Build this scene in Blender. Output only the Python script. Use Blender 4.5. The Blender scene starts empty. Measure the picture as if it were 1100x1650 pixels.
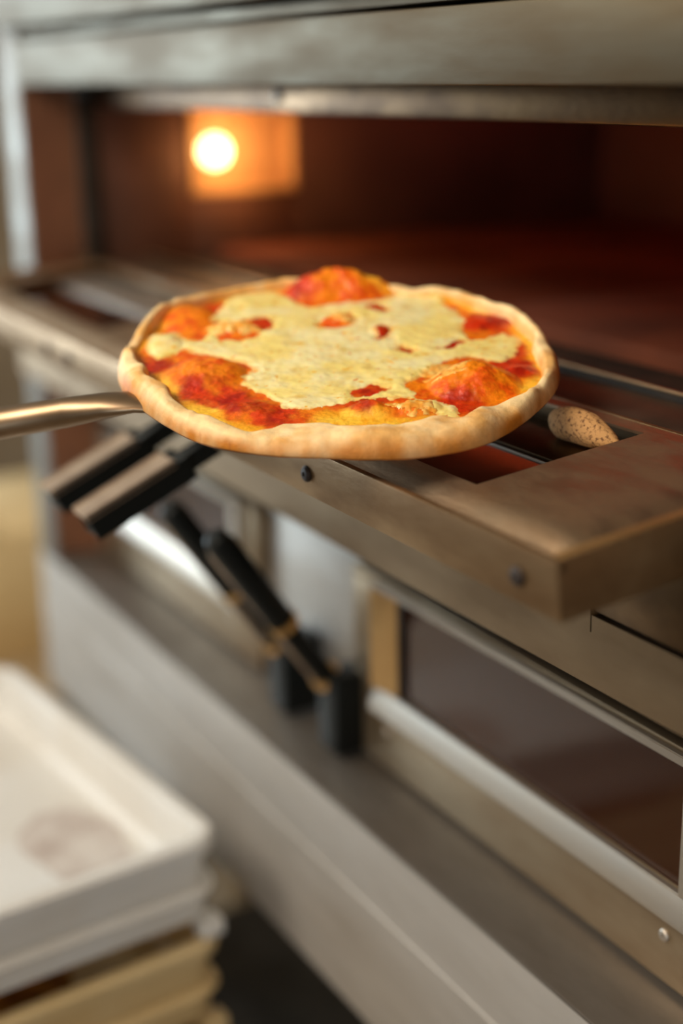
import bpy, bmesh, math, random
import numpy as np
from mathutils import Matrix, Vector, noise
random.seed(4)
sc = bpy.context.scene
COL = sc.collection
PI = math.pi

# ------------------------------------------------------------------ camera
cam_d = bpy.data.cameras.new('camera')
cam = bpy.data.objects.new('camera', cam_d)
COL.objects.link(cam)
cam_d.sensor_fit = 'VERTICAL'
cam_d.sensor_height = 36.0
cam_d.lens = 2345.0 / 1650.0 * 36.0
cam_d.clip_start = 0.02
R = Matrix(((0.48266, -0.24669, 0.84034), (0.87559, 0.15692, -0.45684), (-0.01917, 0.95630, 0.29174)))
ca, cb, cc = (Vector(R.col[i]) for i in range(3))
cc.normalize(); ca = (ca - cc * ca.dot(cc)).normalized(); cb = cc.cross(ca)
M4 = Matrix((( ca.x, cb.x, cc.x, 0.0), (ca.y, cb.y, cc.y, 0.0), (ca.z, cb.z, cc.z, 1.45), (0, 0, 0, 1)))
cam.matrix_world = M4
cam_d.dof.use_dof = True
cam_d.dof.focus_distance = 0.90
cam_d.dof.aperture_fstop = 1.7
sc.camera = cam

# ------------------------------------------------------------------ world, lights, exposure
w = bpy.data.worlds.new('world'); sc.world = w; w.use_nodes = True
w.node_tree.nodes['Background'].inputs[0].default_value = (0.40, 0.33, 0.27, 1)
w.node_tree.nodes['Background'].inputs[1].default_value = 0.10

def area(name, loc, target, sx, sy, power, col):
    L = bpy.data.lights.new(name, 'AREA'); L.shape = 'RECTANGLE'; L.size = sx; L.size_y = sy
    L.energy = power; L.color = col
    o = bpy.data.objects.new(name, L); COL.objects.link(o); o.location = loc
    o.rotation_euler = (Vector(target) - Vector(loc)).to_track_quat('-Z', 'Y').to_euler()
    return o
area('window_daylight', (-5.1, -0.9, 1.45), (-1.0, 0.2, 1.0), 2.1, 1.9, 180, (0.80, 0.93, 1.0))
area('overhead_key_light', (-1.0, -1.0, 2.7), (-0.95, 0.4, 1.2), 1.3, 0.9, 78, (1.0, 0.87, 0.71))  # unseen overhead key light added to brighten the pizza
area('doorway_daylight', (2.0, -1.9, 1.0), (-1.0, 0.3, 0.8), 1.6, 1.5, 38, (0.72, 0.88, 1.0))
area('warm_shop_lamp', (1.7, -1.6, 2.2), (-0.6, 0.5, 1.1), 0.6, 0.6, 16, (1.0, 0.66, 0.34))
sc.view_settings.view_transform = 'Standard'
sc.view_settings.look = 'None'
sc.view_settings.gamma = 1.0
sc.view_settings.use_curve_mapping = False
sc.view_settings.exposure = -0.12

# ------------------------------------------------------------------ materials
def lin(c):
    return tuple((x / 12.92 if x <= 0.04045 else ((x + 0.055) / 1.055) ** 2.4) for x in c)
def rgb(r, g, b):
    return lin((r / 255, g / 255, b / 255)) + (1.0,)

def mat(name, col, rough=0.5, metal=0.0, col2=None, scale=20.0, stretch=(1, 1, 1), bump=0.0, bump_scale=60.0,
        emit=None, estr=0.0, trans=0.0, rough2=None, sss=0.0, coat=0.0, detail=5.0, lo=0.35, hi=0.65, spec=None):
    m = bpy.data.materials.new(name); m.use_nodes = True
    nt = m.node_tree; N = nt.nodes; L = nt.links
    b = N['Principled BSDF']
    b.inputs['Base Color'].default_value = col
    b.inputs['Roughness'].default_value = rough
    b.inputs['Metallic'].default_value = metal
    b.inputs['Transmission Weight'].default_value = trans
    if spec is not None: b.inputs['Specular IOR Level'].default_value = spec
    if coat: b.inputs['Coat Weight'].default_value = coat; b.inputs['Coat Roughness'].default_value = 0.15
    if sss:
        b.inputs['Subsurface Weight'].default_value = sss
        b.inputs['Subsurface Radius'].default_value = (0.006, 0.003, 0.0015)
        b.inputs['Subsurface Scale'].default_value = 1.0
    if emit: b.inputs['Emission Color'].default_value = emit; b.inputs['Emission Strength'].default_value = estr
    tc = N.new('ShaderNodeTexCoord'); mp = N.new('ShaderNodeMapping'); mp.inputs['Scale'].default_value = stretch
    L.new(tc.outputs['Object'], mp.inputs[0])
    if col2 or rough2 is not None:
        n1 = N.new('ShaderNodeTexNoise'); n1.inputs['Scale'].default_value = scale; n1.inputs['Detail'].default_value = detail
        L.new(mp.outputs[0], n1.inputs['Vector'])
        mr = N.new('ShaderNodeMapRange'); mr.inputs['From Min'].default_value = lo; mr.inputs['From Max'].default_value = hi
        L.new(n1.outputs['Fac'], mr.inputs['Value'])
        if col2:
            mx = N.new('ShaderNodeMix'); mx.data_type = 'RGBA'
            L.new(mr.outputs[0], mx.inputs['Factor'])
            mx.inputs['A'].default_value = col; mx.inputs['B'].default_value = col2
            L.new(mx.outputs['Result'], b.inputs['Base Color'])
        if rough2 is not None:
            m2 = N.new('ShaderNodeMapRange'); m2.inputs['To Min'].default_value = rough; m2.inputs['To Max'].default_value = rough2
            L.new(mr.outputs[0], m2.inputs['Value']); L.new(m2.outputs[0], b.inputs['Roughness'])
    if bump:
        n2 = N.new('ShaderNodeTexNoise'); n2.inputs['Scale'].default_value = bump_scale; n2.inputs['Detail'].default_value = 4
        L.new(mp.outputs[0], n2.inputs['Vector'])
        bp = N.new('ShaderNodeBump'); bp.inputs['Strength'].default_value = bump; bp.inputs['Distance'].default_value = 0.002
        L.new(n2.outputs['Fac'], bp.inputs['Height']); L.new(bp.outputs[0], b.inputs['Normal'])
    return m

def vcol_mat(name, rough, sss=0.0, bump=0.4, bump_scale=900.0, coat=0.0, var=0.12, vscale=250.0, rough2=None):
    m = bpy.data.materials.new(name); m.use_nodes = True
    nt = m.node_tree; N = nt.nodes; L = nt.links; b = N['Principled BSDF']
    at = N.new('ShaderNodeAttribute'); at.attribute_name = 'tone'
    tc = N.new('ShaderNodeTexCoord')
    n1 = N.new('ShaderNodeTexNoise'); n1.inputs['Scale'].default_value = vscale; n1.inputs['Detail'].default_value = 4
    L.new(tc.outputs['Object'], n1.inputs['Vector'])
    mr = N.new('ShaderNodeMapRange'); mr.inputs['From Min'].default_value = 0.3; mr.inputs['From Max'].default_value = 0.7
    mr.inputs['To Min'].default_value = 1 - var; mr.inputs['To Max'].default_value = 1 + var
    L.new(n1.outputs['Fac'], mr.inputs['Value'])
    vm = N.new('ShaderNodeVectorMath'); vm.operation = 'SCALE'
    L.new(at.outputs['Color'], vm.inputs[0]); L.new(mr.outputs[0], vm.inputs['Scale'])
    L.new(vm.outputs[0], b.inputs['Base Color'])
    b.inputs['Roughness'].default_value = rough
    if sss:
        b.inputs['Subsurface Weight'].default_value = sss
        b.inputs['Subsurface Radius'].default_value = (0.005, 0.0025, 0.001); b.inputs['Subsurface Scale'].default_value = 1.0
    if coat: b.inputs['Coat Weight'].default_value = coat; b.inputs['Coat Roughness'].default_value = 0.12
    n2 = N.new('ShaderNodeTexNoise'); n2.inputs['Scale'].default_value = bump_scale; n2.inputs['Detail'].default_value = 3
    L.new(tc.outputs['Object'], n2.inputs['Vector'])
    bp = N.new('ShaderNodeBump'); bp.inputs['Strength'].default_value = bump; bp.inputs['Distance'].default_value = 0.0006
    L.new(n2.outputs['Fac'], bp.inputs['Height']); L.new(bp.outputs[0], b.inputs['Normal'])
    return m

STEEL = mat('brushed_steel', (0.50, 0.46, 0.41, 1), 0.46, 0.85, (0.38, 0.33, 0.27, 1), 9, (1, 6, 6), 0.05, 60, rough2=0.56)
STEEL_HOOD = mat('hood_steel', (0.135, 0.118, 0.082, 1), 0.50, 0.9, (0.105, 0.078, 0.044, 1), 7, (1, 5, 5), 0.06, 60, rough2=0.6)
LEDGE = mat('ledge_steel', (0.30, 0.27, 0.235, 1), 0.42, 0.85, (0.20, 0.17, 0.14, 1), 8, (1, 3, 3), 0.05, 50, rough2=0.52)
RAIL = mat('rail_steel', (0.60, 0.58, 0.55, 1), 0.5, 0.65, (0.48, 0.45, 0.41, 1), 6, (1, 4, 4), 0.04, 50, rough2=0.58)
DOORM = mat('lower_door_steel', (0.40, 0.33, 0.23, 1), 0.42, 0.85, (0.28, 0.20, 0.12, 1), 7, (1, 3, 3), 0.05, 50, rough2=0.52)
WALLF = mat('brown_wall', rgb(120, 88, 58), 0.8, 0, rgb(96, 68, 42), 3)
STEEL_PANEL = mat('steel_panel', (0.46, 0.45, 0.43, 1), 0.48, 0.8, (0.38, 0.35, 0.31, 1), 6, (1, 3, 3), 0.04, 40, rough2=0.58)
STEEL_WORN = mat('heat_stained_steel', (0.46, 0.32, 0.185, 1), 0.42, 1.0, (0.30, 0.19, 0.10, 1), 14, (1, 2, 3), 0.12, 90, rough2=0.5)
STEEL_LIP = mat('browned_steel', (0.145, 0.085, 0.036, 1), 0.34, 1.0, (0.07, 0.036, 0.013, 1), 18, (1, 2, 2), 0.1, 70, rough2=0.42)
DARK_STEEL = mat('near_black_steel', (0.05, 0.045, 0.04, 1), 0.45, 0.7, (0.02, 0.018, 0.015, 1), 20)  # near-black steel for backings, gap liners and stand parts
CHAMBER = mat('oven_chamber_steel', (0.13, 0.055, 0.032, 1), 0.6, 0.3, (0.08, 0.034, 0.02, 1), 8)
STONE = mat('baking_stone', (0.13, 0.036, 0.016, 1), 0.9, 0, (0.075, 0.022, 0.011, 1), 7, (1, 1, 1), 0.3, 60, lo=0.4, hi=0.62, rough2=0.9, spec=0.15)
LAMP_PLATE = mat('lamp_reflector', (0.48, 0.28, 0.12, 1), 0.6, 0.1)
JAMB = mat('glow_tinted_cheek', (0.26, 0.11, 0.055, 1), 0.55, 0.2, (0.15, 0.065, 0.035, 1), 9)  # chamber lamp's orange glow put into the brown base colour
SILL = mat('dark_sill_steel', (0.10, 0.07, 0.05, 1), 0.5, 0.6, (0.05, 0.04, 0.03, 1), 20)
BULB = mat('lit_bulb', (1, 0.8, 0.5, 1), 0.3, emit=(1.0, 0.66, 0.28, 1), estr=9)
GLASS = mat('smoked_door_glass', (0.17, 0.065, 0.035, 1), 0.10, trans=0.85, spec=0.12)
BLACK = mat('black_grip_plastic', (0.005, 0.007, 0.007, 1), 0.45, spec=0.25, bump=0.1, bump_scale=200)
BRASS = mat('brass_ring', (0.75, 0.48, 0.2, 1), 0.3, 1.0)
GRIP_STEEL = mat('worn_grip_sleeve', (0.50, 0.39, 0.29, 1), 0.45, 0.6, (0.34, 0.25, 0.18, 1), 30)
HOLE = mat('dark_screw_recess', (0.03, 0.02, 0.015, 1), 0.6, 0.3)
PLASTIC = mat('white_tray_plastic', rgb(226, 230, 232), 0.42, 0, rgb(214, 212, 206), 5, sss=0.0)
CREAM = mat('cream_tray_plastic', rgb(220, 200, 156), 0.45, 0, rgb(206, 178, 126), 5)
SEMOLINA = mat('golden_semolina', rgb(196, 132, 50), 0.9, 0, rgb(120, 72, 26), 40, bump=0.6, bump_scale=300)
RESIDUE = mat('grey_brown_residue', rgb(176, 164, 158), 0.8, 0, rgb(208, 204, 200), 30)
WALLM = mat('room_wall_plaster', rgb(176, 160, 138), 0.85, 0, rgb(160, 142, 118), 3)
TILE = mat('floor_tile', rgb(128, 116, 100), 0.5, 0, rgb(110, 98, 82), 5)
CEILM = mat('ceiling_paint', rgb(190, 180, 165), 0.9)
CARD = mat('tan_cardboard', rgb(226, 200, 150), 0.85, 0, rgb(210, 182, 132), 8)
CRUST_MIRRORED = mat('mirrored_crust_tan', rgb(192, 146, 92), 0.85, 0, rgb(104, 66, 36), 420, bump=0.3, bump_scale=500, lo=0.5, hi=0.68)  # colours of the crust as mirrored in the door recess
PEELM = mat('peel_steel', (0.33, 0.235, 0.15, 1), 0.40, 1.0, (0.25, 0.17, 0.10, 1), 20, (1, 1, 1), 0.05, 80)

# ------------------------------------------------------------------ helpers
WL = {}
def link(me, name, m, parent=None, world_pts=None):
    o = bpy.data.objects.new(name, me); COL.objects.link(o)
    if m: me.materials.append(m)
    return o
def finish(bm, name, m, parent=None, smooth=False, local=False):
    me = bpy.data.meshes.new(name)
    bmesh.ops.recalc_face_normals(bm, faces=bm.faces)
    if not local:
        c = Vector((0, 0, 0))
        vs = [v.co for v in bm.verts]
        lo = Vector((min(v.x for v in vs), min(v.y for v in vs), min(v.z for v in vs)))
        hi = Vector((max(v.x for v in vs), max(v.y for v in vs), max(v.z for v in vs)))
        c = Vector(((lo.x + hi.x) / 2, (lo.y + hi.y) / 2, lo.z))
        for v in bm.verts: v.co -= c
    if smooth:
        for f in bm.faces: f.smooth = True
    bm.to_mesh(me); bm.free()
    o = link(me, name, m)
    if smooth and smooth != 'all':
        try: me.shade_auto_smooth
        except Exception: pass
        me.set_sharp_from_angle(angle=math.radians(35))
    if not local:
        WL[o] = c
        o.location = c - (WL[parent] if parent else Vector((0, 0, 0)))
    if parent: o.parent = parent
    return o
def thing(name, label, cat, loc, group=None, rotz=0.0):
    o = bpy.data.objects.new(name, None); COL.objects.link(o); o.empty_display_size = 0.05
    o.location = loc; o.rotation_euler = (0, 0, rotz); WL[o] = Vector(loc)
    o['label'] = label; o['category'] = cat
    if group: o['group'] = group
    return o
def tag(o, label, cat, group=None):
    o['label'] = label; o['category'] = cat
    if group: o['group'] = group
    return o
def bx(bm, x0, x1, y0, y1, z0, z1, bev=0.0):
    r = bmesh.ops.create_cube(bm, size=1.0)
    vs = r['verts']
    for v in vs:
        v.co = Vector((x0 + (v.co.x + 0.5) * (x1 - x0), y0 + (v.co.y + 0.5) * (y1 - y0), z0 + (v.co.z + 0.5) * (z1 - z0)))
    if bev:
        es = list({e for v in vs for e in v.link_edges})
        bmesh.ops.bevel(bm, geom=es, offset=bev, segments=2, affect='EDGES', profile=0.5)
    return bm
def box(name, m, parent, x0, x1, y0, y1, z0, z1, bev=0.0015, xf=None):
    bm = bmesh.new(); bx(bm, x0, x1, y0, y1, z0, z1, bev)
    if xf:
        for v in bm.verts: v.co = xf(v.co)
    return finish(bm, name, m, parent, smooth=True)
def boxes(name, m, parent, L, bev=0.0015, xf=None):
    bm = bmesh.new()
    for b in L: bx(bm, *b, bev)
    if xf:
        for v in bm.verts: v.co = xf(v.co)
    return finish(bm, name, m, parent, smooth=True)
def tube(bm, pts, radii, n=20, flat=None, up=Vector((0, 0, 1))):
    """swept ring; flat = list of vertical squash factors"""
    pts = [Vector(p) for p in pts]; rings = []
    for i, p in enumerate(pts):
        d = (pts[min(i + 1, len(pts) - 1)] - pts[max(i - 1, 0)]).normalized()
        s = d.cross(up).normalized(); u = s.cross(d)
        r = radii[i]; f = flat[i] if flat else 1.0
        rings.append([bm.verts.new(p + s * math.cos(a) * r * (2 - f) + u * math.sin(a) * r * f) for a in [2 * PI * k / n for k in range(n)]])
    for a, b in zip(rings, rings[1:]):
        for k in range(n): bm.faces.new((a[k], a[(k + 1) % n], b[(k + 1) % n], b[k]))
    bm.faces.new(rings[0]); bm.faces.new(list(reversed(rings[-1])))
    return bm
def rod(name, m, parent, pts, radii, n=20, flat=None, xf=None):
    bm = tube(bmesh.new(), pts, radii, n, flat)
    if xf:
        for v in bm.verts: v.co = xf(v.co)
    return finish(bm, name, m, parent, smooth=True)
def screw(parent, x, y, z, r=0.004, mat_=None, name='screw'):
    """pan head screw facing -Y with a cross recess"""
    bm = bmesh.new()
    prof = [(r, 0.0), (r, -r * 0.3), (r * 0.75, -r * 0.55), (r * 0.3, -r * 0.62)]
    rings = [[bm.verts.new((x + q * math.cos(a), y + d, z + q * math.sin(a))) for a in [2 * PI * k / 14 for k in range(14)]] for q, d in prof]
    for a, b in zip(rings, rings[1:]):
        for k in range(14): bm.faces.new((a[k], a[(k + 1) % 14], b[(k + 1) % 14], b[k]))
    c = [bm.verts.new((v.co.x, v.co.y + r * 0.35, v.co.z)) for v in rings[-1]]
    for k in range(14): bm.faces.new((rings[-1][k], rings[-1][(k + 1) % 14], c[(k + 1) % 14], c[k]))
    bm.faces.new(c); bm.faces.new(rings[0])
    return finish(bm, name, mat_ or STEEL, parent, smooth=True)
def structure(o): o['kind'] = 'structure'; return o
GLINT_STEEL = mat('gold_glint_steel', (0.62, 0.40, 0.17, 1), 0.42, 0.85, (0.5, 0.3, 0.12, 1), 12)  # warm gold reflection painted into the steel colour
BEVEL = mat('bright_bevel_steel', (0.54, 0.51, 0.46, 1), 0.42, 0.9, (0.56, 0.5, 0.42, 1), 10, (1, 4, 4), 0.04, 50)
CHEEK = mat('cheek_steel', (0.32, 0.32, 0.30, 1), 0.5, 0.8, (0.24, 0.22, 0.19, 1), 6, (1, 3, 3), 0.04, 40, rough2=0.6)
FASCIA = mat('fascia_steel', (0.33, 0.235, 0.14, 1), 0.42, 0.95, (0.23, 0.15, 0.08, 1), 8, (1, 3, 3), 0.06, 60, rough2=0.5)
SILL_BLACK = mat('matt_black_sill', (0.012, 0.011, 0.009, 1), 0.7, 0, (0.03, 0.02, 0.014, 1), 20, spec=0.2)  # matt near-black for the sill and its riser

# ------------------------------------------------------------------ the room
structure(box('floor', TILE, None, -5.2, 2.2, -3.6, 2.0, -0.1, 0.0, 0))
structure(box('ceiling', CEILM, None, -5.2, 2.2, -3.6, 2.0, 2.8, 2.9, 0))
structure(box('wall_back', WALLM, None, -5.2, 2.2, 1.9, 2.0, 0.0, 2.8, 0))
structure(box('wall_front', WALLF, None, -5.2, 2.2, -3.6, -3.5, 0.0, 2.8, 0))
structure(box('wall_left', WALLM, None, -5.3, -5.2, -3.6, 2.0, 0.0, 2.8, 0))
structure(box('wall_right', WALLF, None, 2.2, 2.3, -3.6, 2.0, 0.0, 2.8, 0))

# ------------------------------------------------------------------ the deck oven
XL, XR = -1.74, -0.50          # inner faces of the side cheeks
YF, YG = 0.525, 0.60           # front plane of cheeks and hood, face plane of the decks
oven = thing('deck_oven', 'stainless steel deck pizza oven with its upper door folded open and a lit chamber', 'oven', (-1.12, 0.9, 0.852))
box('side_panel', CHEEK, oven, XL - 0.062, XL, YF, 1.50, 0.852, 1.70, 0.003)
box('side_panel', CHEEK, oven, XR, XR + 0.06, YF, 1.50, 0.852, 1.70, 0.003)
# hood and the panels above it, each a folded sheet with a gap between
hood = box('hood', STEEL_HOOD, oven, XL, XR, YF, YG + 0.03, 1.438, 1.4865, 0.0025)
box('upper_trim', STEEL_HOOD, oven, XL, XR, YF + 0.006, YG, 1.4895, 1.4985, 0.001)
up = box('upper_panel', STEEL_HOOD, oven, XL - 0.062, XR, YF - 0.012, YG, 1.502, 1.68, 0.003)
box('gap_liner', DARK_STEEL, oven, XL, XR, YG + 0.03, YG + 0.05, 1.44, 1.66, 0)
lip = box('opening_lip', STEEL_LIP, oven, XL, XR, YG + 0.002, YG + 0.028, 1.4125, 1.4378, 0.0025)
lip['label'] = 'browned steel lip hanging over the oven mouth'
screw(lip, -1.21, YG + 0.002, 1.427, 0.006)
# chamber
ch = boxes('chamber', CHAMBER, oven, [
    (XL + 0.001, XR - 0.001, 1.37, 1.40, 1.20, 1.44),
    (XL + 0.001, XR - 0.001, YG + 0.03, 1.40, 1.425, 1.437),
    (XR - 0.03, XR - 0.001, YG + 0.03, 1.37, 1.20, 1.425)], 0)
wallL = boxes('chamber_wall', CHAMBER, oven, [
    (XL + 0.001, XL + 0.03, YG + 0.01, 0.727, 1.20, 1.424),
    (XL + 0.001, XL + 0.03, 0.872, 1.37, 1.20, 1.424),
    (XL + 0.001, XL + 0.03, 0.727, 0.872, 1.20, 1.302),
    (XL + 0.001, XL + 0.03, 0.727, 0.872, 1.410, 1.424)], 0.001)
box('cheek_plate', JAMB, oven, XL + 0.0005, XL + 0.002, YF + 0.003, YG - 0.008, 0.856, 1.4375, 0)  # thin sheet whose colour imitates lamp glow on the cheek
box('jamb', DARK_STEEL, oven, XL + 0.001, XL + 0.034, YG - 0.006, YG + 0.009, 1.20, 1.424, 0.002)
lamp = boxes('oven_lamp', LAMP_PLATE, oven, [
    (XL + 0.001, XL + 0.006, 0.7275, 0.8715, 1.3025, 1.4095),
    (XL + 0.004, XL + 0.033, 0.7275, 0.733, 1.3025, 1.4095),
    (XL + 0.004, XL + 0.033, 0.866, 0.8715, 1.3025, 1.4095),
    (XL + 0.004, XL + 0.033, 0.733, 0.866, 1.3025, 1.308),
    (XL + 0.004, XL + 0.033, 0.733, 0.866, 1.404, 1.4095)], 0.0005)
lamp['label'] = 'glowing amber lamp recess in the chamber wall'
bm = bmesh.new(); bmesh.ops.create_uvsphere(bm, u_segments=24, v_segments=16, radius=0.018)
for v in bm.verts: v.co = Vector((XL + 0.032 + v.co.x * 0.95, 0.759 + v.co.y, 1.354 + v.co.z))
bulb = finish(bm, 'bulb', BULB, lamp, smooth=True); bulb['label'] = 'lit yellow-white bulb'
pl = bpy.data.lights.new('oven_lamp_light', 'POINT'); pl.energy = 0.7; pl.color = (1.0, 0.50, 0.18); pl.shadow_soft_size = 0.02
plo = bpy.data.objects.new('oven_lamp_light', pl); COL.objects.link(plo); plo.location = (XL + 0.075, 0.785, 1.354)
# unseen glowing rods added under the chamber roof to redden the stone
RED_FILL = mat('red_fill_glow', (0.1, 0.02, 0.01, 1), 0.6, emit=(1.0, 0.10, 0.02, 1), estr=1.6)
for k in range(5):
    y = 0.80 + 0.12 * k
    rod('fill_glow_rod', RED_FILL, oven, [(XL + 0.06, y, 1.414), (XR - 0.06, y, 1.414)], [0.005, 0.005], 10)
# stone deck: four slabs side by side
n = 4
for k in range(n):
    a = XL + 0.035 + (XR - XL - 0.07) * k / n; b = XL + 0.035 + (XR - XL - 0.07) * (k + 1) / n
    box('stone_slab', STONE, oven, a + 0.001, b - 0.001, 0.752, 1.368, 1.205, 1.236, 0.002)
box('sill', SILL_BLACK, oven, XL, XR, YG + 0.012, 0.75, 1.19, 1.222, 0.001)
bead = box('sill_bead', STEEL_WORN, oven, XL, XR, 0.664, 0.6675, 1.2325, 1.235, 0.0008)
box('sill_riser', SILL_BLACK, oven, XL, XR, 0.6645, 0.667, 1.2223, 1.2324, 0)
box('sill_plate', SILL, oven, XL, XR, YG + 0.008, 0.663, 1.2225, 1.2285, 0.001)
# lower deck face: fascia with a slot, then two doors
FB, FS, FT = 1.088, 1.135, 1.186      # bottom edge, slot height and top edge of the overhanging fascia
fy0, sx0 = 0.520, -0.6465
def sheet(name, m, parent, outline, ya, yb):
    bm = bmesh.new()
    A = [bm.verts.new((x, ya, z)) for x, z in outline]; B = [bm.verts.new((x, yb, z)) for x, z in outline]
    for k in range(len(outline)): bm.faces.new((A[k], A[(k + 1) % len(A)], B[(k + 1) % len(A)], B[k]))
    bm.faces.new(A); bm.faces.new(B)
    return finish(bm, name, m, parent, smooth=True)
sheet('fascia', FASCIA, oven, [(XL - 0.062, FB), (XR - 0.003, FB), (XR - 0.003, FS - 0.0015), (sx0 + 0.0012, FS - 0.0015), (sx0 + 0.0012, FS - 0.0125),
    (sx0, FS - 0.0125), (sx0, FT), (XL - 0.062, FT)], fy0, fy0 + 0.0045)
box('fascia_return', FASCIA, oven, XL + 0.003, XR - 0.003, YF + 0.003, YG + 0.03, FB, FB + 0.003, 0.0005)
box('fascia', STEEL_LIP, oven, sx0 + 0.0012, XR - 0.003, fy0 + 0.001, fy0 + 0.004, FS + 0.0015, FT, 0.0003)  # darker steel above the slot imitates shade under the open door
box('fascia_backing', DARK_STEEL, oven, XL, XR, YG + 0.031, YG + 0.04, 0.853, 1.188, 0)
box('slot_backing', DARK_STEEL, oven, sx0 - 0.03, XR - 0.003, fy0 + 0.006, fy0 + 0.010, FB + 0.005, FT - 0.002, 0)
box('centre_post', STEEL_PANEL, oven, -1.262, -1.064, YG + 0.002, YG + 0.03, 0.853, 1.034, 0.0015)

def lower_door(x0, x1, g0, g1, seam_side):
    z0, z1, h0, h1 = 0.857, 1.033, 0.934, 1.024
    y0, y1 = YG - 0.012, YG + 0.001
    d = boxes('lower_door', DOORM, oven, [
        (x0, x1, y0, y1, z0, h0), (x0, x1, y0, y1, h1, z1), (x0, g0, y0, y1, h0, h1), (g1, x1, y0, y1, h0, h1)], 0.0012)
    t = 0.021
    def prism(name, m, P4, axis, a, c):
        bm = bmesh.new()
        mk = (lambda k, q: (k, q[0], q[1])) if axis == 'x' else (lambda k, q: (q[1], q[0], k))
        A = [bm.verts.new(mk(a, q)) for q in P4]; B = [bm.verts.new(mk(c, q)) for q in P4]
        for k in range(len(P4)): bm.faces.new((A[k], A[(k + 1) % len(P4)], B[(k + 1) % len(P4)], B[k]))
        bm.faces.new(A); bm.faces.new(B)
        bmesh.ops.bevel(bm, geom=list(bm.edges), offset=0.0008, segments=2, affect='EDGES')
        return finish(bm, name, m, d, smooth=True)
    yo, yi = y0 - 0.012, y0 - 0.0005
    prism('window_frame', BEVEL, [(yi, h0), (yo + 0.006, h0), (yo, h0 - t + 0.005), (yo, h0 - t), (yi, h0 - t)], 'x', g0 - 0.036, g1 + 0.016)
    prism('window_frame', STEEL, [(yi, h1), (y0 - 0.006, h1), (y0 - 0.006, h1 + 0.007), (yi, h1 + 0.007)], 'x', g0 - 0.036, g1 + 0.016)
    jf = prism('window_frame', GLINT_STEEL if g0 > -1.2 else STEEL, [(yi, g0), (y0 - 0.003, g0), (y0 - 0.010, g0 - 0.030), (y0 - 0.010, g0 - 0.036), (yi, g0 - 0.036)], 'z', h0 + 0.0005, h1 - 0.0005)  # right door's left jamb carries the warm reflection as base colour
    prism('window_frame', BEVEL, [(yi, g1), (y0 - 0.008, g1), (y0 - 0.008, g1 + 0.016), (yi, g1 + 0.016)], 'z', h0 + 0.0005, h1 - 0.0005)
    gl = box('window_glass', GLASS, d, g0 + 0.0005, g1 - 0.0005, y0 + 0.001, y0 + 0.005, h0 + 0.0005, h1 - 0.0005, 0)
    gk = boxes('gasket', DARK_STEEL, d, [(g0 + 0.0005, g0 + 0.006, y0 - 0.003, y0 + 0.0005, h0 + 0.001, h1 - 0.001)], 0)
    screw(d, g0 + 0.0 - 0.022, y0, 0.893, 0.0045); screw(d, g1 - 0.018, y0, 0.893, 0.0045)
    return d
dR = lower_door(-1.063, XR - 0.002, -0.982, -0.624, 0)
dL = lower_door(XL + 0.002, -1.263, -1.660, -1.309, 1)
# what shows through the lower windows: floor and hot back wall of the lower chamber
boxes('lower_chamber', CHAMBER, oven, [(XL + 0.01, XR - 0.01, 0.65, 1.36, 0.90, 0.93), (XL + 0.01, XR - 0.01, 1.345, 1.36, 0.932, 1.15),
    (XL + 0.01, XR - 0.01, 0.65, 1.36, 1.151, 1.16)], 0)

# opened upper door: hinged at the sill, its front edge hanging low
FY, FZ, TL = 0.416, 1.2155, math.radians(6.5)
ct, st = math.cos(TL), math.sin(TL)
def dx(co):  # door space (x, s from front edge, h above rim) -> world
    return Vector((co.x, FY + co.y * ct - co.z * st, FZ + co.y * st + co.z * ct))
DX0, DX1 = XL + 0.008, -0.545
H = -0.006; LOW = -0.034
cR0, cR1, cL0, cL1 = -1.010, -0.684, -1.685, -1.325
door = boxes('upper_door', STEEL_WORN, oven, [
    (DX0, DX1, 0.0, 0.003, LOW, 0.0),                       # front face with its upstanding rim
    (DX0, DX1, 0.003, 0.006, H - 0.002, -0.001),
    (DX1 - 0.003, DX1, 0.003, 0.187, LOW, 0.0), (DX0, DX0 + 0.003, 0.003, 0.187, LOW, 0.0),
    (DX0 + 0.003, DX1 - 0.003, 0.184, 0.187, LOW, H),
    (DX0 + 0.003, DX1 - 0.003, 0.003, 0.184, LOW, LOW + 0.003)], 0.0008, dx)
door['label'] = 'upper door folded down flat below the pizza, with two window openings'
def curved_plate(x0, x1, s0, s1, dip_front, dip_right):
    """inner plate, dished towards the rim"""
    bm = bmesh.new(); nx, ns = max(2, int((x1 - x0) / 0.01)), max(2, int((s1 - s0) / 0.006))
    def hh(x, s):
        v = H
        v -= 0.010 * math.exp(-((s - 0.014) / 0.013) ** 2)
        v -= 0.010 * math.exp(-((x - (DX1 - 0.016)) / 0.014) ** 2)
        v += 0.0012 * noise.noise(Vector((x * 14, s * 14, 2)))
        return v
    g = [[bm.verts.new((x0 + (x1 - x0) * i / nx, s0 + (s1 - s0) * j / ns, hh(x0 + (x1 - x0) * i / nx, s0 + (s1 - s0) * j / ns))) for j in range(ns + 1)] for i in range(nx + 1)]
    for i in range(nx):
        for j in range(ns): bm.faces.new((g[i][j], g[i + 1][j], g[i + 1][j + 1], g[i][j + 1]))
    return bm
PW = STEEL_DOOR = mat('door_inner_steel', (0.52, 0.39, 0.265, 1), 0.42, 1.0, (0.36, 0.25, 0.155, 1), 22, (1, 3, 1), 0.15, 120, rough2=0.6)
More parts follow.
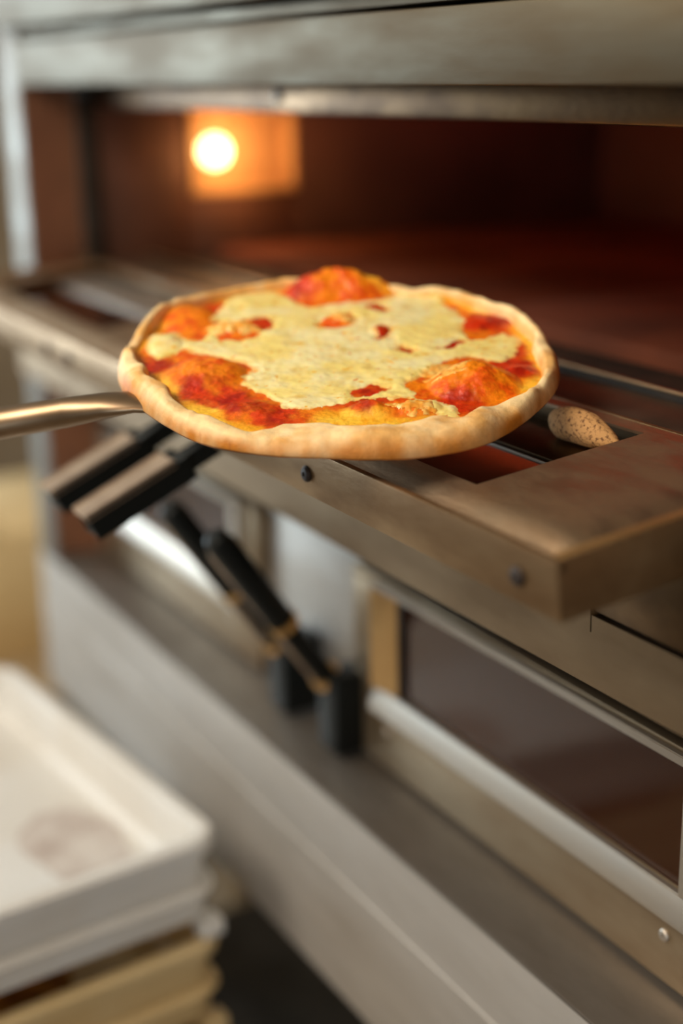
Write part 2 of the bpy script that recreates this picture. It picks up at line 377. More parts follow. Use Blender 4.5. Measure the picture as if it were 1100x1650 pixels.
for (a, b, c, d_) in [(DX0 + 0.004, DX1 - 0.004, 0.0065, 0.046), (DX0 + 0.004, DX1 - 0.004, 0.172, 0.183),
                      (cR1, DX1 - 0.004, 0.046, 0.172), (cL1, cR0, 0.046, 0.172), (DX0 + 0.004, cL0, 0.046, 0.172)]:
    bm = curved_plate(a, b, c, d_, 0, 0)
    r = bmesh.ops.extrude_face_region(bm, geom=list(bm.faces))
    for v in [q for q in r['geom'] if isinstance(q, bmesh.types.BMVert)]: v.co.z -= 0.002
    for v in bm.verts: v.co = dx(v.co)
    finish(bm, 'inner_plate', PW, door, smooth=True)
for a, b in ((cR0, cR1), (cL0, cL1)):
    box('window_glass', GLASS, door, a + 0.001, b - 0.001, 0.047, 0.117, -0.024, -0.020, 0, dx)
    boxes('window_frame', STEEL, door, [(a + 0.001, b - 0.001, 0.1175, 0.1188, -0.024, -0.0185)], 0.0005, dx)
    boxes('inner_bevel', STEEL_LIP if a > -1.1 else BEVEL, door, [(a + 0.001, b - 0.001, 0.121, 0.171, -0.021, -0.017)], 0.001, dx)  # left bevel gets brighter steel to paint in the light on it
box('door_rim_flange', GLINT_STEEL, door, DX1 - 0.012, DX1 - 0.0035, 0.006, 0.18, -0.003, -0.001, 0.0008, dx)  # strip coloured as the gold highlight along the right rim
for x in (-0.579, -0.814, -1.290, -1.354):
    c = dx(Vector((x, 0, -0.018)))
    screw(door, x, c.y - 0.0, c.z, 0.0055, HOLE, 'screw_hole')

# handles: pairs of black grips on steel arms
def boxy_grip(parent, P, d, r0, r1):
    """square-section grip: thin neck, thick hand part, steel sleeve on its upper face"""
    X_ = Vector((1, 0, 0)); n = d.cross(X_).normalized()
    if n.z < 0: n = -n
    def bar(name, m, f0, f1, hx, n0, n1, bev):
        bm = bmesh.new(); bx(bm, -hx, hx, 0, 1, n0, n1, 0)
        L = d.length
        for v in bm.verts: v.co = P(0) + X_ * v.co.x + d * (f0 + (f1 - f0) * v.co.y) + n * v.co.z
        bmesh.ops.bevel(bm, geom=list(bm.edges), offset=bev, segments=2, affect='EDGES')
        return finish(bm, name, m, parent, smooth=True)
    h = bar('handle', BLACK, 0.46, 1.0, r1 * 0.95, -r1 * 0.62, r1 * 0.55, 0.002)
    bar('handle_neck', BLACK, 0.0, 0.459, r0, -r0, r0, 0.001)
    bar('grip_sleeve', GRIP_STEEL, 0.52, 1.012, r1, r1 * 0.55 + 0.0003, r1 * 0.55 + 0.004, 0.0012)
    return h
def grip(parent, base, tip, r0, r1, boxy):
    b, t = Vector(base), Vector(tip); d = t - b
    P = lambda f: b + d * f
    if boxy: return boxy_grip(parent, P, d, r0, r1)
    h = rod('handle', BLACK, parent, [P(0.0), P(0.34), P(0.36), P(0.40), P(0.42), P(0.93), P(0.98), P(1.0)],
            [r0, r0, r0 * 1.05, r1 * 0.95, r1, r1, r1 * 0.8, r1 * 0.4], 16)
    up = Vector((0, 0, 1)); side = d.cross(up).normalized(); nrm = side.cross(d).normalized()
    if boxy:   # flat steel sleeve on the upper side and end cap
        off = nrm * (r1 * 0.55)
        s = rod('grip_sleeve', GRIP_STEEL, parent, [P(0.45) + off, P(0.47) + off, P(1.0) + off, P(1.015) + off], [r1 * 0.5, r1 * 0.86, r1 * 0.86, r1 * 0.5], 12)
    else:
        off = -nrm * (r1 * 0.5) - Vector((0.3, 0, 0)) * r1
        s = rod('grip_sleeve', GRIP_STEEL, parent, [P(0.0) + off, P(0.90) + off, P(0.97) + off], [r1 * 0.45, r1 * 0.62, r1 * 0.3], 12)
        for f in (0.0, 0.40):
            rod('handle_ring', BRASS, parent, [P(f - 0.02), P(f + 0.02)], [r1 * 1.12, r1 * 1.12], 16)
    return h
for x in (-1.005, -1.085):
    grip(door, (x, 0.475, 1.213 - 0.02), (x - 0.005, 0.333, 1.126), 0.0065, 0.0135, True)
for x, on in ((-1.075, 0), (-1.175, 1)):
    grip(dL, (x, 0.565, 0.925), (x + 0.02, 0.452, 1.085), 0.0100, 0.0128, False)
for x in (-1.066, -1.168):
    boxes('handle_block', BLACK, dL, [(x - 0.018, x + 0.018, 0.560, YG + 0.0015, 0.856, 0.932)], 0.004)

# ------------------------------------------------------------------ the stand below
stand = thing('oven_stand', 'long brushed steel stand with a deep front rail carrying the deck oven', 'stand', (-1.1, 0.9, 0.0))
box('ledge', LEDGE, stand, -2.0 + 0.197, 0.1, YF, 1.5, 0.846, 0.8505, 0.001)
bm = bmesh.new()
prof = [(YF - 0.001, 0.849), (YF - 0.001, 0.781), (YF - 0.0022, 0.7805), (YF - 0.0022, 0.664), (YF + 0.0, 0.660), (YF + 0.05, 0.660), (YF + 0.05, 0.664), (YF + 0.001, 0.666), (YF + 0.001, 0.845)]
A = [bm.verts.new((-1.803, y, z)) for y, z in prof]; B = [bm.verts.new((0.1, y, z)) for y, z in prof]
for k in range(len(prof)): bm.faces.new((A[k], A[(k + 1) % len(prof)], B[(k + 1) % len(prof)], B[k]))
bm.faces.new(A); bm.faces.new(B)
finish(bm, 'front_rail', RAIL, stand)
box('side_rail', STEEL_PANEL, stand, -1.803, -1.799, YF + 0.055, 1.5, 0.66, 0.8455, 0.001)
for x in (-1.78, -1.02, 0.05):
    for y in (0.60, 1.45):
        box('leg', DARK_STEEL, stand, x - 0.018, x + 0.018, y - 0.018, y + 0.018, 0.0, 0.8455, 0.002)
box('shelf', DARK_STEEL, stand, -1.76, 0.03, 0.62, 1.43, 0.25, 0.256, 0.001)
box('back_panel', DARK_STEEL, stand, -1.79, 0.08, 1.47, 1.474, 0.05, 0.8455, 0)

# ------------------------------------------------------------------ dough trays
def rr(wx, wy, r, n=6):
    pts = []
    for cx, cy, a0 in ((wx / 2 - r, wy / 2 - r, 0), (-wx / 2 + r, wy / 2 - r, PI / 2), (-wx / 2 + r, -wy / 2 + r, PI), (wx / 2 - r, -wy / 2 + r, 1.5 * PI)):
        for k in range(n + 1):
            a = a0 + PI / 2 * k / n; pts.append((cx + r * math.cos(a), cy + r * math.sin(a)))
    return pts
def loft(loops, cap=True):
    bm = bmesh.new(); rings = []
    for off, z, W, D, r in loops:
        rings.append([bm.verts.new((x, y, z)) for x, y in rr(W - 2 * off, D - 2 * off, max(r - off, 0.004))])
    for a, b in zip(rings, rings[1:]):
        for k in range(len(a)): bm.faces.new((a[k], a[(k + 1) % len(a)], b[(k + 1) % len(a)], b[k]))
    if cap: bm.faces.new(rings[0]); bm.faces.new(rings[-1])
    return bm
TW, TD, TH = 0.50, 0.40, 0.104
def make_tray(m, label, z, rim=None):
    W, D, r = TW, TD, 0.035
    t = thing('dough_tray', label, 'tray', (TC[0], TC[1], z), 'stacked plastic dough trays', TR)
    body = loft([(0.022, 0.014, W, D, r), (0.016, 0.018, W, D, r), (0.011, 0.022, W, D, r), (0.010, 0.0915, W, D, r), (0.016, 0.0915, W, D, r), (0.020, 0.056, W, D, r), (0.028, 0.050, W, D, r)])
    for sx in (-1, 1):
        for sy in (-1, 1):
            bx(body, sx * 0.236 - 0.012, sx * 0.236 + 0.010, sy * 0.186 - 0.012, sy * 0.186 + 0.010, 0.0002, 0.016, 0.002)
    finish(body, 'tray_body', m, t, smooth=True, local=True)
    rm = loft([(0.0095, 0.086, W, D, r), (0.001, 0.088, W, D, r), (0.0, 0.092, W, D, r), (0.0, 0.100, W, D, r), (0.003, 0.1038, W, D, r), (0.013, 0.1038, W, D, r), (0.0155, 0.100, W, D, r), (0.0155, 0.092, W, D, r), (0.0095, 0.092, W, D, r), (0.0095, 0.086, W, D, r)], cap=False)
    finish(rm, 'rim', m, t, smooth=True, local=True)
    fl = loft([(0.0105, 0.042, W, D, r), (0.004, 0.044, W, D, r), (0.001, 0.049, W, D, r), (0.004, 0.054, W, D, r), (0.0095, 0.056, W, D, r), (0.0095, 0.042, W, D, r)], cap=False)
    finish(fl, 'stacking_flange', m, t, smooth=True, local=True)
    return t
TR = math.radians(6)
# near right corner of the top rim stands at (-1.081, 0.44)
cx_, cy_ = -TW / 2, -TD / 2
TC = (-1.078 + cx_ * math.cos(TR) - cy_ * math.sin(TR), 0.462 + cx_ * math.sin(TR) + cy_ * math.cos(TR))
TOPZ = 0.794 - 0.1038
def patch(parent, m, name, cx, cy, ax, ay, z, seed, hgt=0.0012):
    bm = bmesh.new(); c = bm.verts.new((cx, cy, z + hgt)); rg = []
    for q, zz in ((0.5, z + hgt), (1.0, z)):
        rg.append([bm.verts.new((cx + ax * q * math.cos(a) * (1 + 0.35 * noise.noise(Vector((math.cos(a) * 1.5, math.sin(a) * 1.5, seed)))),
                                 cy + ay * q * math.sin(a) * (1 + 0.35 * noise.noise(Vector((math.cos(a) * 1.5, math.sin(a) * 1.5, seed + 5)))), zz)) for a in [2 * PI * k / 40 for k in range(40)]])
    for k in range(40):
        bm.faces.new((c, rg[0][k], rg[0][(k + 1) % 40])); bm.faces.new((rg[0][k], rg[1][k], rg[1][(k + 1) % 40], rg[0][(k + 1) % 40]))
    return finish(bm, name, m, parent, smooth=True, local=True)
labels = ['white plastic dough tray, topmost of its stack and empty but for a brown smear',
          'cream plastic dough tray second from the top, golden semolina in it',
          'cream plastic dough tray third from the top of its stack',
          'lowest cream plastic dough tray of the stack, only its rim edge in view']
for k in range(4):
    t = make_tray(PLASTIC if k == 0 else CREAM, labels[k], TOPZ - k * TH)
    if k == 0:
        patch(t, RESIDUE, 'dough_residue', 0.10, 0.12, 0.085, 0.045, 0.0505, 3.0)
    if k in (1,):
        s = patch(t, SEMOLINA, 'semolina', 0.0, -0.02, 0.19, 0.15, 0.0505, 7.0, 0.03); s['kind'] = 'stuff'
zb = TOPZ - 3 * TH - 0.001
trolley = thing('tray_trolley', 'low steel trolley under the stack of dough trays', 'trolley', (TC[0], TC[1], 0.0), None, TR)
bm = bmesh.new(); bx(bm, -0.26, 0.26, -0.21, 0.21, zb - 0.02, zb, 0.003); finish(bm, 'top', STEEL_PANEL, trolley, smooth=True, local=True)
for sx in (-1, 1):
    for sy in (-1, 1):
        bm = bmesh.new(); tube(bm, [(sx * 0.235, sy * 0.185, 0.0), (sx * 0.235, sy * 0.185, zb - 0.0195)], [0.012, 0.012], 12, up=Vector((1, 0, 0)))
        finish(bm, 'leg', STEEL_PANEL, trolley, smooth=True, local=True)

# ------------------------------------------------------------------ background beside the oven
tb = thing('side_table', 'pale wooden side table beyond the left end of the oven', 'table', (-2.45, 0.55, 0.0))
TAN = mat('pale_wood', rgb(180, 160, 128), 0.6, 0, rgb(158, 134, 100), 12, (1, 6, 1))
box('table_top', TAN, tb, -2.85, -2.05, 0.15, 0.95, 0.50, 0.53, 0.003)
for x in (-2.81, -2.09):
    for y in (0.19, 0.91):
        box('leg', TAN, tb, x - 0.02, x + 0.02, y - 0.02, y + 0.02, 0, 0.4995, 0.002)
cbx = thing('cardboard_box', 'tan cardboard box on the table beyond the oven', 'box', (-2.38, 0.62, 0.5305))
box('carton', CARD, cbx, -2.56, -2.20, 0.42, 0.78, 0.5305, 0.74, 0.002)
box('flap', CARD, cbx, -2.56, -2.20, 0.42, 0.598, 0.7405, 0.744, 0.001)
box('flap', CARD, cbx, -2.56, -2.20, 0.602, 0.78, 0.7405, 0.744, 0.001)

# ------------------------------------------------------------------ pizza crust's reflection in the door window, modelled as a lump
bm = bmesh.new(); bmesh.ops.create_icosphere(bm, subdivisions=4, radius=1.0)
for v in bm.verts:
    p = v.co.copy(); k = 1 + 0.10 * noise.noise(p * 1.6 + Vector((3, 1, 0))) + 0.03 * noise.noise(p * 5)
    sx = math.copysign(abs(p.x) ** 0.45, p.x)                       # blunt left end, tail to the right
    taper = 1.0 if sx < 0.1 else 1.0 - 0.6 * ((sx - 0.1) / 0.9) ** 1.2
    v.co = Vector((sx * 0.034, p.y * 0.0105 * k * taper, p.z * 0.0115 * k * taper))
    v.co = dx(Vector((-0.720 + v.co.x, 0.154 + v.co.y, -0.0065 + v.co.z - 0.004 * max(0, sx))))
cr = finish(bm, 'crust_reflection', CRUST_MIRRORED, None, smooth='all')
tag(cr, 'speckled tan lump standing in for the pizza crust reflection in the right window opening of the open door', 'crust')

# ------------------------------------------------------------------ the pizza
PC = Vector((-0.8522, 0.4644, 1.2557)); EX = Vector((0.484, 0.875, 0.0)).normalized(); NN = Vector((0.1790, -0.0989, 0.9789)).normalized()
NN = (NN - EX * NN.dot(EX)).normalized(); EY = NN.cross(EX)
PM = Matrix(((EX.x, EY.x, NN.x, PC.x), (EX.y, EY.y, NN.y, PC.y), (EX.z, EY.z, NN.z, PC.z), (0, 0, 0, 1)))
pizza = thing('pizza', 'whole baked cheese and tomato pizza tilted on a peel before the oven mouth', 'pizza', PC)
pizza.matrix_world = PM
OUT=[(-147.1, -22.3), (-148.7, 17.8), (-140.7, 61.0), (-127.8, 94.1), (-99.0, 119.9), (-67.6, 137.1), (-42.0, 143.9), (-20.8, 142.8), (7.4, 141.2), (40.9, 131.1), (67.4, 121.6), (94.2, 109.5), (109.6, 77.8), (126.4, 68.3), (136.8, 37.1), (144.6, 3.6), (144.8, -27.3), (138.8, -52.0), (126.9, -75.3), (108.2, -103.9), (87.1, -127.1), (56.5, -140.0), (19.7, -143.4), (-9.6, -139.8), (-39.1, -136.1), (-61.7, -129.4), (-84.9, -117.5), (-106.0, -94.8), (-124.3, -69.7), (-136.2, -51.9)]
INNER=[(-128.7, -20.6), (-139.0, 6.3), (-138.1, 45.6), (-133.9, 75.2), (-126.8, 106.1), (-113.4, 121.1), (-77.4, 139.2), (-42.3, 146.9), (-11.6, 153.5), (26.4, 151.4), (60.3, 144.0), (82.1, 131.9), (99.3, 113.7), (114.5, 80.9), (128.1, 49.9), (132.0, 9.7), (129.5, -32.6), (123.9, -71.7), (104.2, -84.9), (82.0, -95.8), (71.4, -110.5), (54.7, -105.4), (35.5, -113.4), (20.4, -116.2), (-2.1, -111.8), (-9.8, -95.5), (-25.2, -91.2), (-39.8, -110.2), (-54.6, -116.5), (-74.5, -99.9), (-90.8, -88.4), (-105.0, -69.2), (-109.7, -53.6), (-122.5, -46.2)]
MAIN=[(-92.6, 73.1), (-87.7, 105.4), (-73.8, 133.6), (-54.1, 135.2), (-32.5, 111.5), (-20.3, 98.0), (3.0, 107.1), (21.1, 119.2), (41.5, 132.8), (60.4, 146.8), (65.7, 122.1), (77.4, 103.1), (88.5, 74.8), (84.9, 49.7), (91.0, 28.5), (65.7, 14.0), (74.5, 13.6), (85.0, 28.8), (100.0, 28.1), (115.1, 42.3), (123.0, 31.5), (124.6, 19.0), (111.4, -10.9), (102.5, -8.4), (88.7, -0.2), (73.2, -5.9), (51.7, -30.0), (42.3, -40.7), (49.9, -65.6), (60.7, -68.9), (70.9, -79.7), (72.3, -99.0), (60.4, -100.3), (57.2, -82.8), (42.8, -65.3), (22.0, -64.3), (7.7, -68.5), (-6.0, -76.3), (-15.7, -79.7), (-30.4, -80.9), (-37.7, -72.1), (-50.6, -55.3), (-65.0, -40.8), (-63.0, -26.8), (-53.8, -13.7), (-63.1, -1.6), (-82.6, 8.0), (-107.2, 22.4), (-109.5, 15.9), (-121.7, 6.6), (-133.8, 23.7), (-132.2, 47.6), (-119.0, 51.6), (-111.9, 40.8), (-98.2, 37.8), (-92.7, 45.7)]
HOLES=[[(-92.3, 69.4), (-89.7, 52.5), (-83.5, 38.3), (-68.9, 34.1), (-58.5, 41.6), (-57.8, 53.3), (-47.5, 58.7), (-46.7, 74.4), (-55.9, 81.0), (-64.6, 75.3), (-77.9, 73.5)], [(-16.2, 63.1), (-6.6, 80.9), (6.9, 84.0), (12.6, 73.8), (9.0, 61.9), (-2.1, 57.6), (-10.9, 60.5)], [(19.3, 97.2), (25.9, 105.8), (38.1, 88.6), (31.7, 85.2)], [(22.8, 49.3), (27.9, 60.9), (35.7, 56.9), (36.3, 35.8), (28.5, 33.9), (24.2, 34.1)], [(38.9, 22.0), (43.6, 22.9), (53.7, 12.4), (47.6, 7.2), (40.2, 12.0)], [(9.5, -53.1), (15.2, -46.5), (24.5, -42.9), (30.7, -50.1), (19.3, -60.4), (9.4, -61.8)]]
BUMPS=[(-17.0, 131.9, (26, 22, 11)), (3.6, 136.2, (34, 24, 15)), (25.1, 135.0, (30, 20, 11)), (-109.8, 80.1, (24, 26, 7)), (-74.6, 56.5, (22, 12, 5)), (-90.3, -22.4, (30, 30, 8)), (-58.6, -77.8, (22, 16, 3)), (87.0, -45.8, (30, 28, 13)), (119.8, -32.1, (14, 20, 3)), (21.1, -84.0, (22, 12, 6)), (46.4, -82.4, (16, 12, 5)), (108.3, 62.8, (22, 24, 4)), (27.6, 49.0, (8, 12, 3)), (0.1, 72.0, (14, 10, 3)), (-121.7, 31.0, (14, 16, 4)), (83.2, 114.5, (18, 14, 5))]
COLS={'red': [(-122.4, -10.5, 1.6), (-80.0, -22.9, 1.3), (-97.5, -57.1, 1.5), (-69.2, -63.1, 1.6), (-44.3, -92.2, 1.5), (-124.9, 97.1, 1.0), (-91.6, 108.2, 1.2), (-112.0, 105.4, 0.6), (-50.9, 67.3, 1.4), (-23.3, 140.4, 0.9), (14.7, 159.1, 1.2), (35.7, 144.0, 1.3), (-32.4, 127.3, 0.8), (103.4, 57.1, 1.9), (122.1, 68.2, 1.4), (118.9, -21.8, 1.6), (123.8, -32.3, 1.3), (109.2, -16.1, 1.0), (76.0, -74.3, 1.2), (88.1, -70.1, 0.8), (17.2, -85.7, 1.1), (65.5, 10.7, 1), (19.8, -53.6, 1.3), (29.4, 48.9, 1.2), (46.6, 13.9, 1), (27.4, 95.5, 1), (59.9, -83.0, 0.8), (74.4, 18.1, 1), (-58.3, -82.4, 1.2), (67.9, 128.6, 0.7), (120.3, 10.3, 1.2)], 'org': [(-89.9, -1.4, 1.8), (-82.1, -22.8, 1.2), (-108.7, 67.8, 1.6), (7.2, 125.2, 1.4), (-11.3, 119.6, 1.2), (87.4, -30.6, 1.2), (-110.9, -21.5, 0.9), (101.2, -56.3, 1.2), (-104.7, 73.7, 1.6), (-91.1, -12.0, 1.5), (-71.8, -23.3, 1), (-2.1, 132.4, 1.6), (21.4, 135.2, 1), (78.9, -35.3, 1.5), (62.5, -39.6, 1.2), (85.4, -55.6, 1), (2.4, 71.9, 1.2), (-76.7, 54.2, 1.2), (-56.0, -89.9, 0.9), (40.6, -82.1, 0.9), (85.5, 114.4, 1.2), (103.7, -70.8, 0.8), (-133.2, 69.0, 1)], 'yel': [(-86.9, -88.5, 1.6), (-68.5, -104.6, 1.5), (-110.9, -61.3, 1.2), (14.9, -110.8, 1.6), (35.9, -102.8, 1.2), (55.3, -94.7, 0.8), (-120.1, -31.3, 1.6), (-99.7, -76.0, 1.6), (-79.2, -88.9, 1.7), (-58.8, -109.4, 1.3), (5.5, -105.1, 1.6), (24.4, -105.9, 1.7), (-5.9, -93.8, 1), (125.5, -52.5, 1.0), (132.4, -11.9, 1.2), (94.3, -87.2, 0.9), (-134.8, 63.1, 1), (-136.0, 93.9, 1), (-90.4, 123.8, 0.8), (-58.8, 145.0, 1), (58.3, -110.0, 1), (129.8, 38.1, 0.9), (115.4, -71.3, 0.8)]}
mm = 0.001
def polar(P, th):
    a = np.array(P, float); t = np.arctan2(a[:, 1], a[:, 0]); r = np.hypot(a[:, 0], a[:, 1])
    o = np.argsort(t); t, r = t[o], r[o]
    return np.interp(th, np.r_[t[-1] - 2 * PI, t, t[0] + 2 * PI], np.r_[r[-1], r, r[0]])
def smooth_per(a, k):
    ker = np.hanning(2 * k + 1); ker /= ker.sum()
    return np.convolve(np.r_[a[-k:], a, a[:k]], ker, 'valid')
def vnoise(x, y, s, seed=0):
    """smooth value noise on arrays"""
    x = np.asarray(x) / s + seed * 17.3 + 1000; y = np.asarray(y) / s + seed * 9.7 + 1000
    xi = np.floor(x).astype(int); yi = np.floor(y).astype(int); fx = x - xi; fy = y - yi
    fx = fx * fx * (3 - 2 * fx); fy = fy * fy * (3 - 2 * fy)
    def h(a, b):
        v = np.sin(a * 127.1 + b * 311.7 + seed * 74.7) * 43758.5453
        return v - np.floor(v)
    return ((h(xi, yi) * (1 - fx) + h(xi + 1, yi) * fx) * (1 - fy) + (h(xi, yi + 1) * (1 - fx) + h(xi + 1, yi + 1) * fx) * fy) * 2 - 1
def fbm(x, y, s, seed=0, n=4):
    return sum(vnoise(x, y, s / 2 ** k, seed + k) / 1.8 ** k for k in range(n))
NT = 720
TH_ = np.linspace(-PI, PI, NT, endpoint=False)
cth, sth = np.cos(TH_), np.sin(TH_)
rout = smooth_per(polar(OUT, TH_), 14)
rin = smooth_per(polar(INNER, TH_), 5)
rin = rin + 2.2 * vnoise(cth * 100, sth * 100, 13, 301) + 1.2 * vnoise(cth * 100, sth * 100, 6, 305)
rin = np.minimum(rin, rout - 9)
rin = np.maximum(rin, rout - 34)
rng = np.random.RandomState(3)
def sdf(P, X, Y):
    """inside positive distance to polygon"""
    P = np.array(P, float); d = np.full(X.shape, 1e9); ins = np.zeros(X.shape, bool)
    for i in range(len(P)):
        ax, ay = P[i]; bx_, by_ = P[(i + 1) % len(P)]
        ex, ey = bx_ - ax, by_ - ay
        t = np.clip(((X - ax) * ex + (Y - ay) * ey) / (ex * ex + ey * ey + 1e-9), 0, 1)
        d = np.minimum(d, np.hypot(X - ax - t * ex, Y - ay - t * ey))
        c = ((ay > Y) != (by_ > Y)) & (X < ex * (Y - ay) / (ey + 1e-12) + ax)
        ins ^= c
    return np.where(ins, d, -d)
def mesh_from(name, V, Fc, C, m, parent):
    me = bpy.data.meshes.new(name)
    me.vertices.add(len(V)); me.vertices.foreach_set('co', (V * mm).astype(np.float32).ravel())
    me.loops.add(Fc.size); me.loops.foreach_set('vertex_index', Fc.astype(np.int32).ravel())
    me.polygons.add(len(Fc)); me.polygons.foreach_set('loop_start', np.arange(0, Fc.size, 4, dtype=np.int32))
    me.polygons.foreach_set('loop_total', np.full(len(Fc), 4, np.int32))
    me.update(calc_edges=True); me.validate()
    at = me.color_attributes.new('tone', 'FLOAT_COLOR', 'POINT')
    at.data.foreach_set('color', np.c_[C, np.ones(len(C))].astype(np.float32).ravel())
    me.polygons.foreach_set('use_smooth', np.ones(len(me.polygons), bool))
    o = link(me, name, m); o.parent = parent
    return o
def L3(r, g, b): return np.array(lin((r / 255, g / 255, b / 255)))
def mixc(a, b, t): t = np.clip(t, 0, 1)[..., None]; return a * (1 - t) + b * t

# crust: closed polar surface with a puffed uneven rim
NR = 30
us = np.linspace(0, 1, NR)
cth, sth = np.cos(TH_), np.sin(TH_)
puff = 13.0 + 3.6 * vnoise(cth * 100, sth * 100, 38, 5) + 1.8 * vnoise(cth * 100, sth * 100, 17, 8)
deg = np.degrees(TH_)
for a0, wd, am in ((-163, 6, 5.0), (-140, 9, 2.5), (-95, 12, -1.5), (178, 6, 2.5), (-50, 14, 1.5), (60, 12, 1.5), (30, 7, 2), (108, 10, 1)):
    puff = puff + am * np.exp(-(((deg - a0 + 180) % 360 - 180) / wd) ** 2)
rows, cols_, = [], []
def crust_col(x, y, z, u, side):
    f = fbm(x, y, 22, 3); f2 = fbm(x, y, 6, 9)
    c = mixc(L3(252, 222, 166) * np.ones(x.shape + (3,)), L3(234, 182, 108), 0.5 + 0.9 * f)
    c = mixc(c, L3(250, 226, 178), 0.7 * (fbm(x, y, 14, 21) - 0.15))
    c = mixc(c, L3(196, 122, 34), side * 1.2 * (0.75 + 0.35 * f))
    c = mixc(c, L3(150, 80, 30), (f2 - 1.5) * 1.0 + np.clip(side - 0.6, 0, 1) * np.clip(f2, 0, 1) * 1.6)
    return c
for q in (0.0, 0.5, 0.85):
    r = rin * q; x, y = r * cth, r * sth
    rows.append(np.c_[x, y, np.full(NT, 5.0)]); cols_.append(np.tile(L3(225, 150, 70), (NT, 1)))
for u in us:
    r = rin + (rout - rin) * u
    sh = (1 - abs(2 * (u ** 0.8) - 1) ** 2.6) ** 0.55
    x, y = r * cth, r * sth
    wr = 1.5 * vnoise(x, y, 15, 31) + 0.6 * vnoise(x, y, 7, 33) + 0.2 * vnoise(x, y, 4, 37) + 2.0 * (0.5 - np.abs(vnoise(x, y, 24, 311))) * (1 if u > 0.2 else u / 0.2)
    low = 3.2
    z = (5.0 if u < 0.5 else low) + (puff - (5.0 if u < 0.5 else low)) * sh + wr * sh
    rows.append(np.c_[x, y, z])
    side = np.clip((u - 0.72) / 0.24, 0, 1) * (0.85 + 0.6 * vnoise(x, y, 30, 77) + 0.5 * np.exp(-(((deg + 165) % 360 - 0) / 30.0) ** 2))
    edge = np.clip((0.14 - u) / 0.14, 0, 1)
    c = crust_col(x, y, z, u, side)
    c = mixc(c, L3(232, 160, 60), edge * (0.6 + 0.5 * vnoise(x, y, 10, 44)))
    cols_.append(c)
for q, zz in ((0.995, 1.6), (0.975, 0.5), (0.94, 0.0), (0.6, 0.0), (0.0, 0.0)):
    r = rout * q; x, y = r * cth, r * sth
    rows.append(np.c_[x, y, np.full(NT, zz) + (0.3 * vnoise(x, y, 12, 3) if zz > 0.4 else 0)])
    cols_.append(mixc(L3(188, 110, 42) * np.ones((NT, 3)), L3(120, 62, 24), 0.4 + fbm(x, y, 14, 12)))
V = np.concatenate(rows); C = np.concatenate(cols_)
nrow = len(rows)
i = np.arange(nrow - 1)[:, None]; j = np.arange(NT)[None, :]; j2 = (j + 1) % NT
Fc = np.stack([i * NT + j, i * NT + j2, (i + 1) * NT + j2, (i + 1) * NT + j], -1).reshape(-1, 4)
CR = vcol_mat('baked_crust', 0.62, 0.05, 0.5, 500, var=0.10, vscale=160)
crust = mesh_from('crust', V, Fc, C, CR, pizza)

# sauce and cheese height fields
ST = 0.85
gx = np.arange(-150, 150, ST); gy = np.arange(-150, 160, ST)
X, Y = np.meshgrid(gx, gy, indexing='ij')
Rr = np.hypot(X, Y); Tt = np.arctan2(Y, X)
RI = np.interp(Tt, np.r_[TH_, PI], np.r_[rin, rin[0]])
RO = np.interp(Tt, np.r_[TH_, PI], np.r_[rout, rout[0]])
base = 6.5 + 0.5 * fbm(X, Y, 30, 2) + 0.25 * fbm(X, Y, 7, 6)
bump = np.zeros(X.shape)
for bx0, by0, (rx, ry, h) in BUMPS:
    wx = X + 2.5 * vnoise(X, Y, 17, 51); wy = Y + 2.5 * vnoise(X, Y, 17, 57)
    q = ((wx - bx0) / rx) ** 2 + ((wy - by0) / ry) ** 2
    hb = h * np.clip(1 - q, 0, 1) ** 1.15; bump = np.maximum(bump, hb) + 0.25 * np.minimum(bump, hb)
ZSM = base + bump * (1 + 0.06 * fbm(X, Y, 14, 14))
ZS = base + bump * (1 + 0.10 * fbm(X, Y, 13, 14)) + 0.35 * np.clip(fbm(X, Y, 3.2, 66), 0, 2)
ZS = ZS + 0.45 * np.clip(bump / 6, 0, 1) * fbm(X, Y, 5, 71)
def field(L):
    f = np.zeros(X.shape)
    wx = X + 3.5 * fbm(X, Y, 16, 81); wy = Y + 3.5 * fbm(X, Y, 16, 91)
    for bx0, by0, s in L:
        f += s * np.exp(-(((wx - bx0) / 11.5) ** 2 + ((wy - by0) / 13.5) ** 2))
    return f
fr, fo, fy_ = field(COLS['red']), field(COLS['org']), field(COLS['yel'])
edge = np.clip(1 - (RI - Rr) / 9, 0, 1)
fy_ = fy_ + 1.3 * edge ** 1.5 * (0.8 + 0.8 * vnoise(X, Y, 13, 61)); fo = fo + 0.40; fr = fr + 0.22
fr *= 1 + 0.3 * fbm(X, Y, 7, 101); fo *= 1.15 + 0.35 * fbm(X, Y, 8, 111)
p = 3.0
wr_, wo, wy2 = np.clip(fr, .01, 9) ** p, np.clip(fo, .01, 9) ** p, np.clip(fy_, .01, 9) ** p
tot = wr_ + wo + wy2
red = mixc(L3(214, 52, 8) * np.ones(X.shape + (3,)), L3(168, 24, 4), 0.5 + fbm(X, Y, 6, 121))
org = mixc(L3(248, 140, 18) * np.ones(X.shape + (3,)), L3(232, 92, 10), 0.4 + fbm(X, Y, 7, 131))
yel = mixc(L3(255, 206, 66) * np.ones(X.shape + (3,)), L3(250, 180, 40), 0.5 + fbm(X, Y, 9, 141))
SC = (red * wr_[..., None] + org * wo[..., None] + yel * wy2[..., None]) / tot[..., None]
keep = Rr < RI + np.minimum(4.0, (RO - RI) * 0.4)
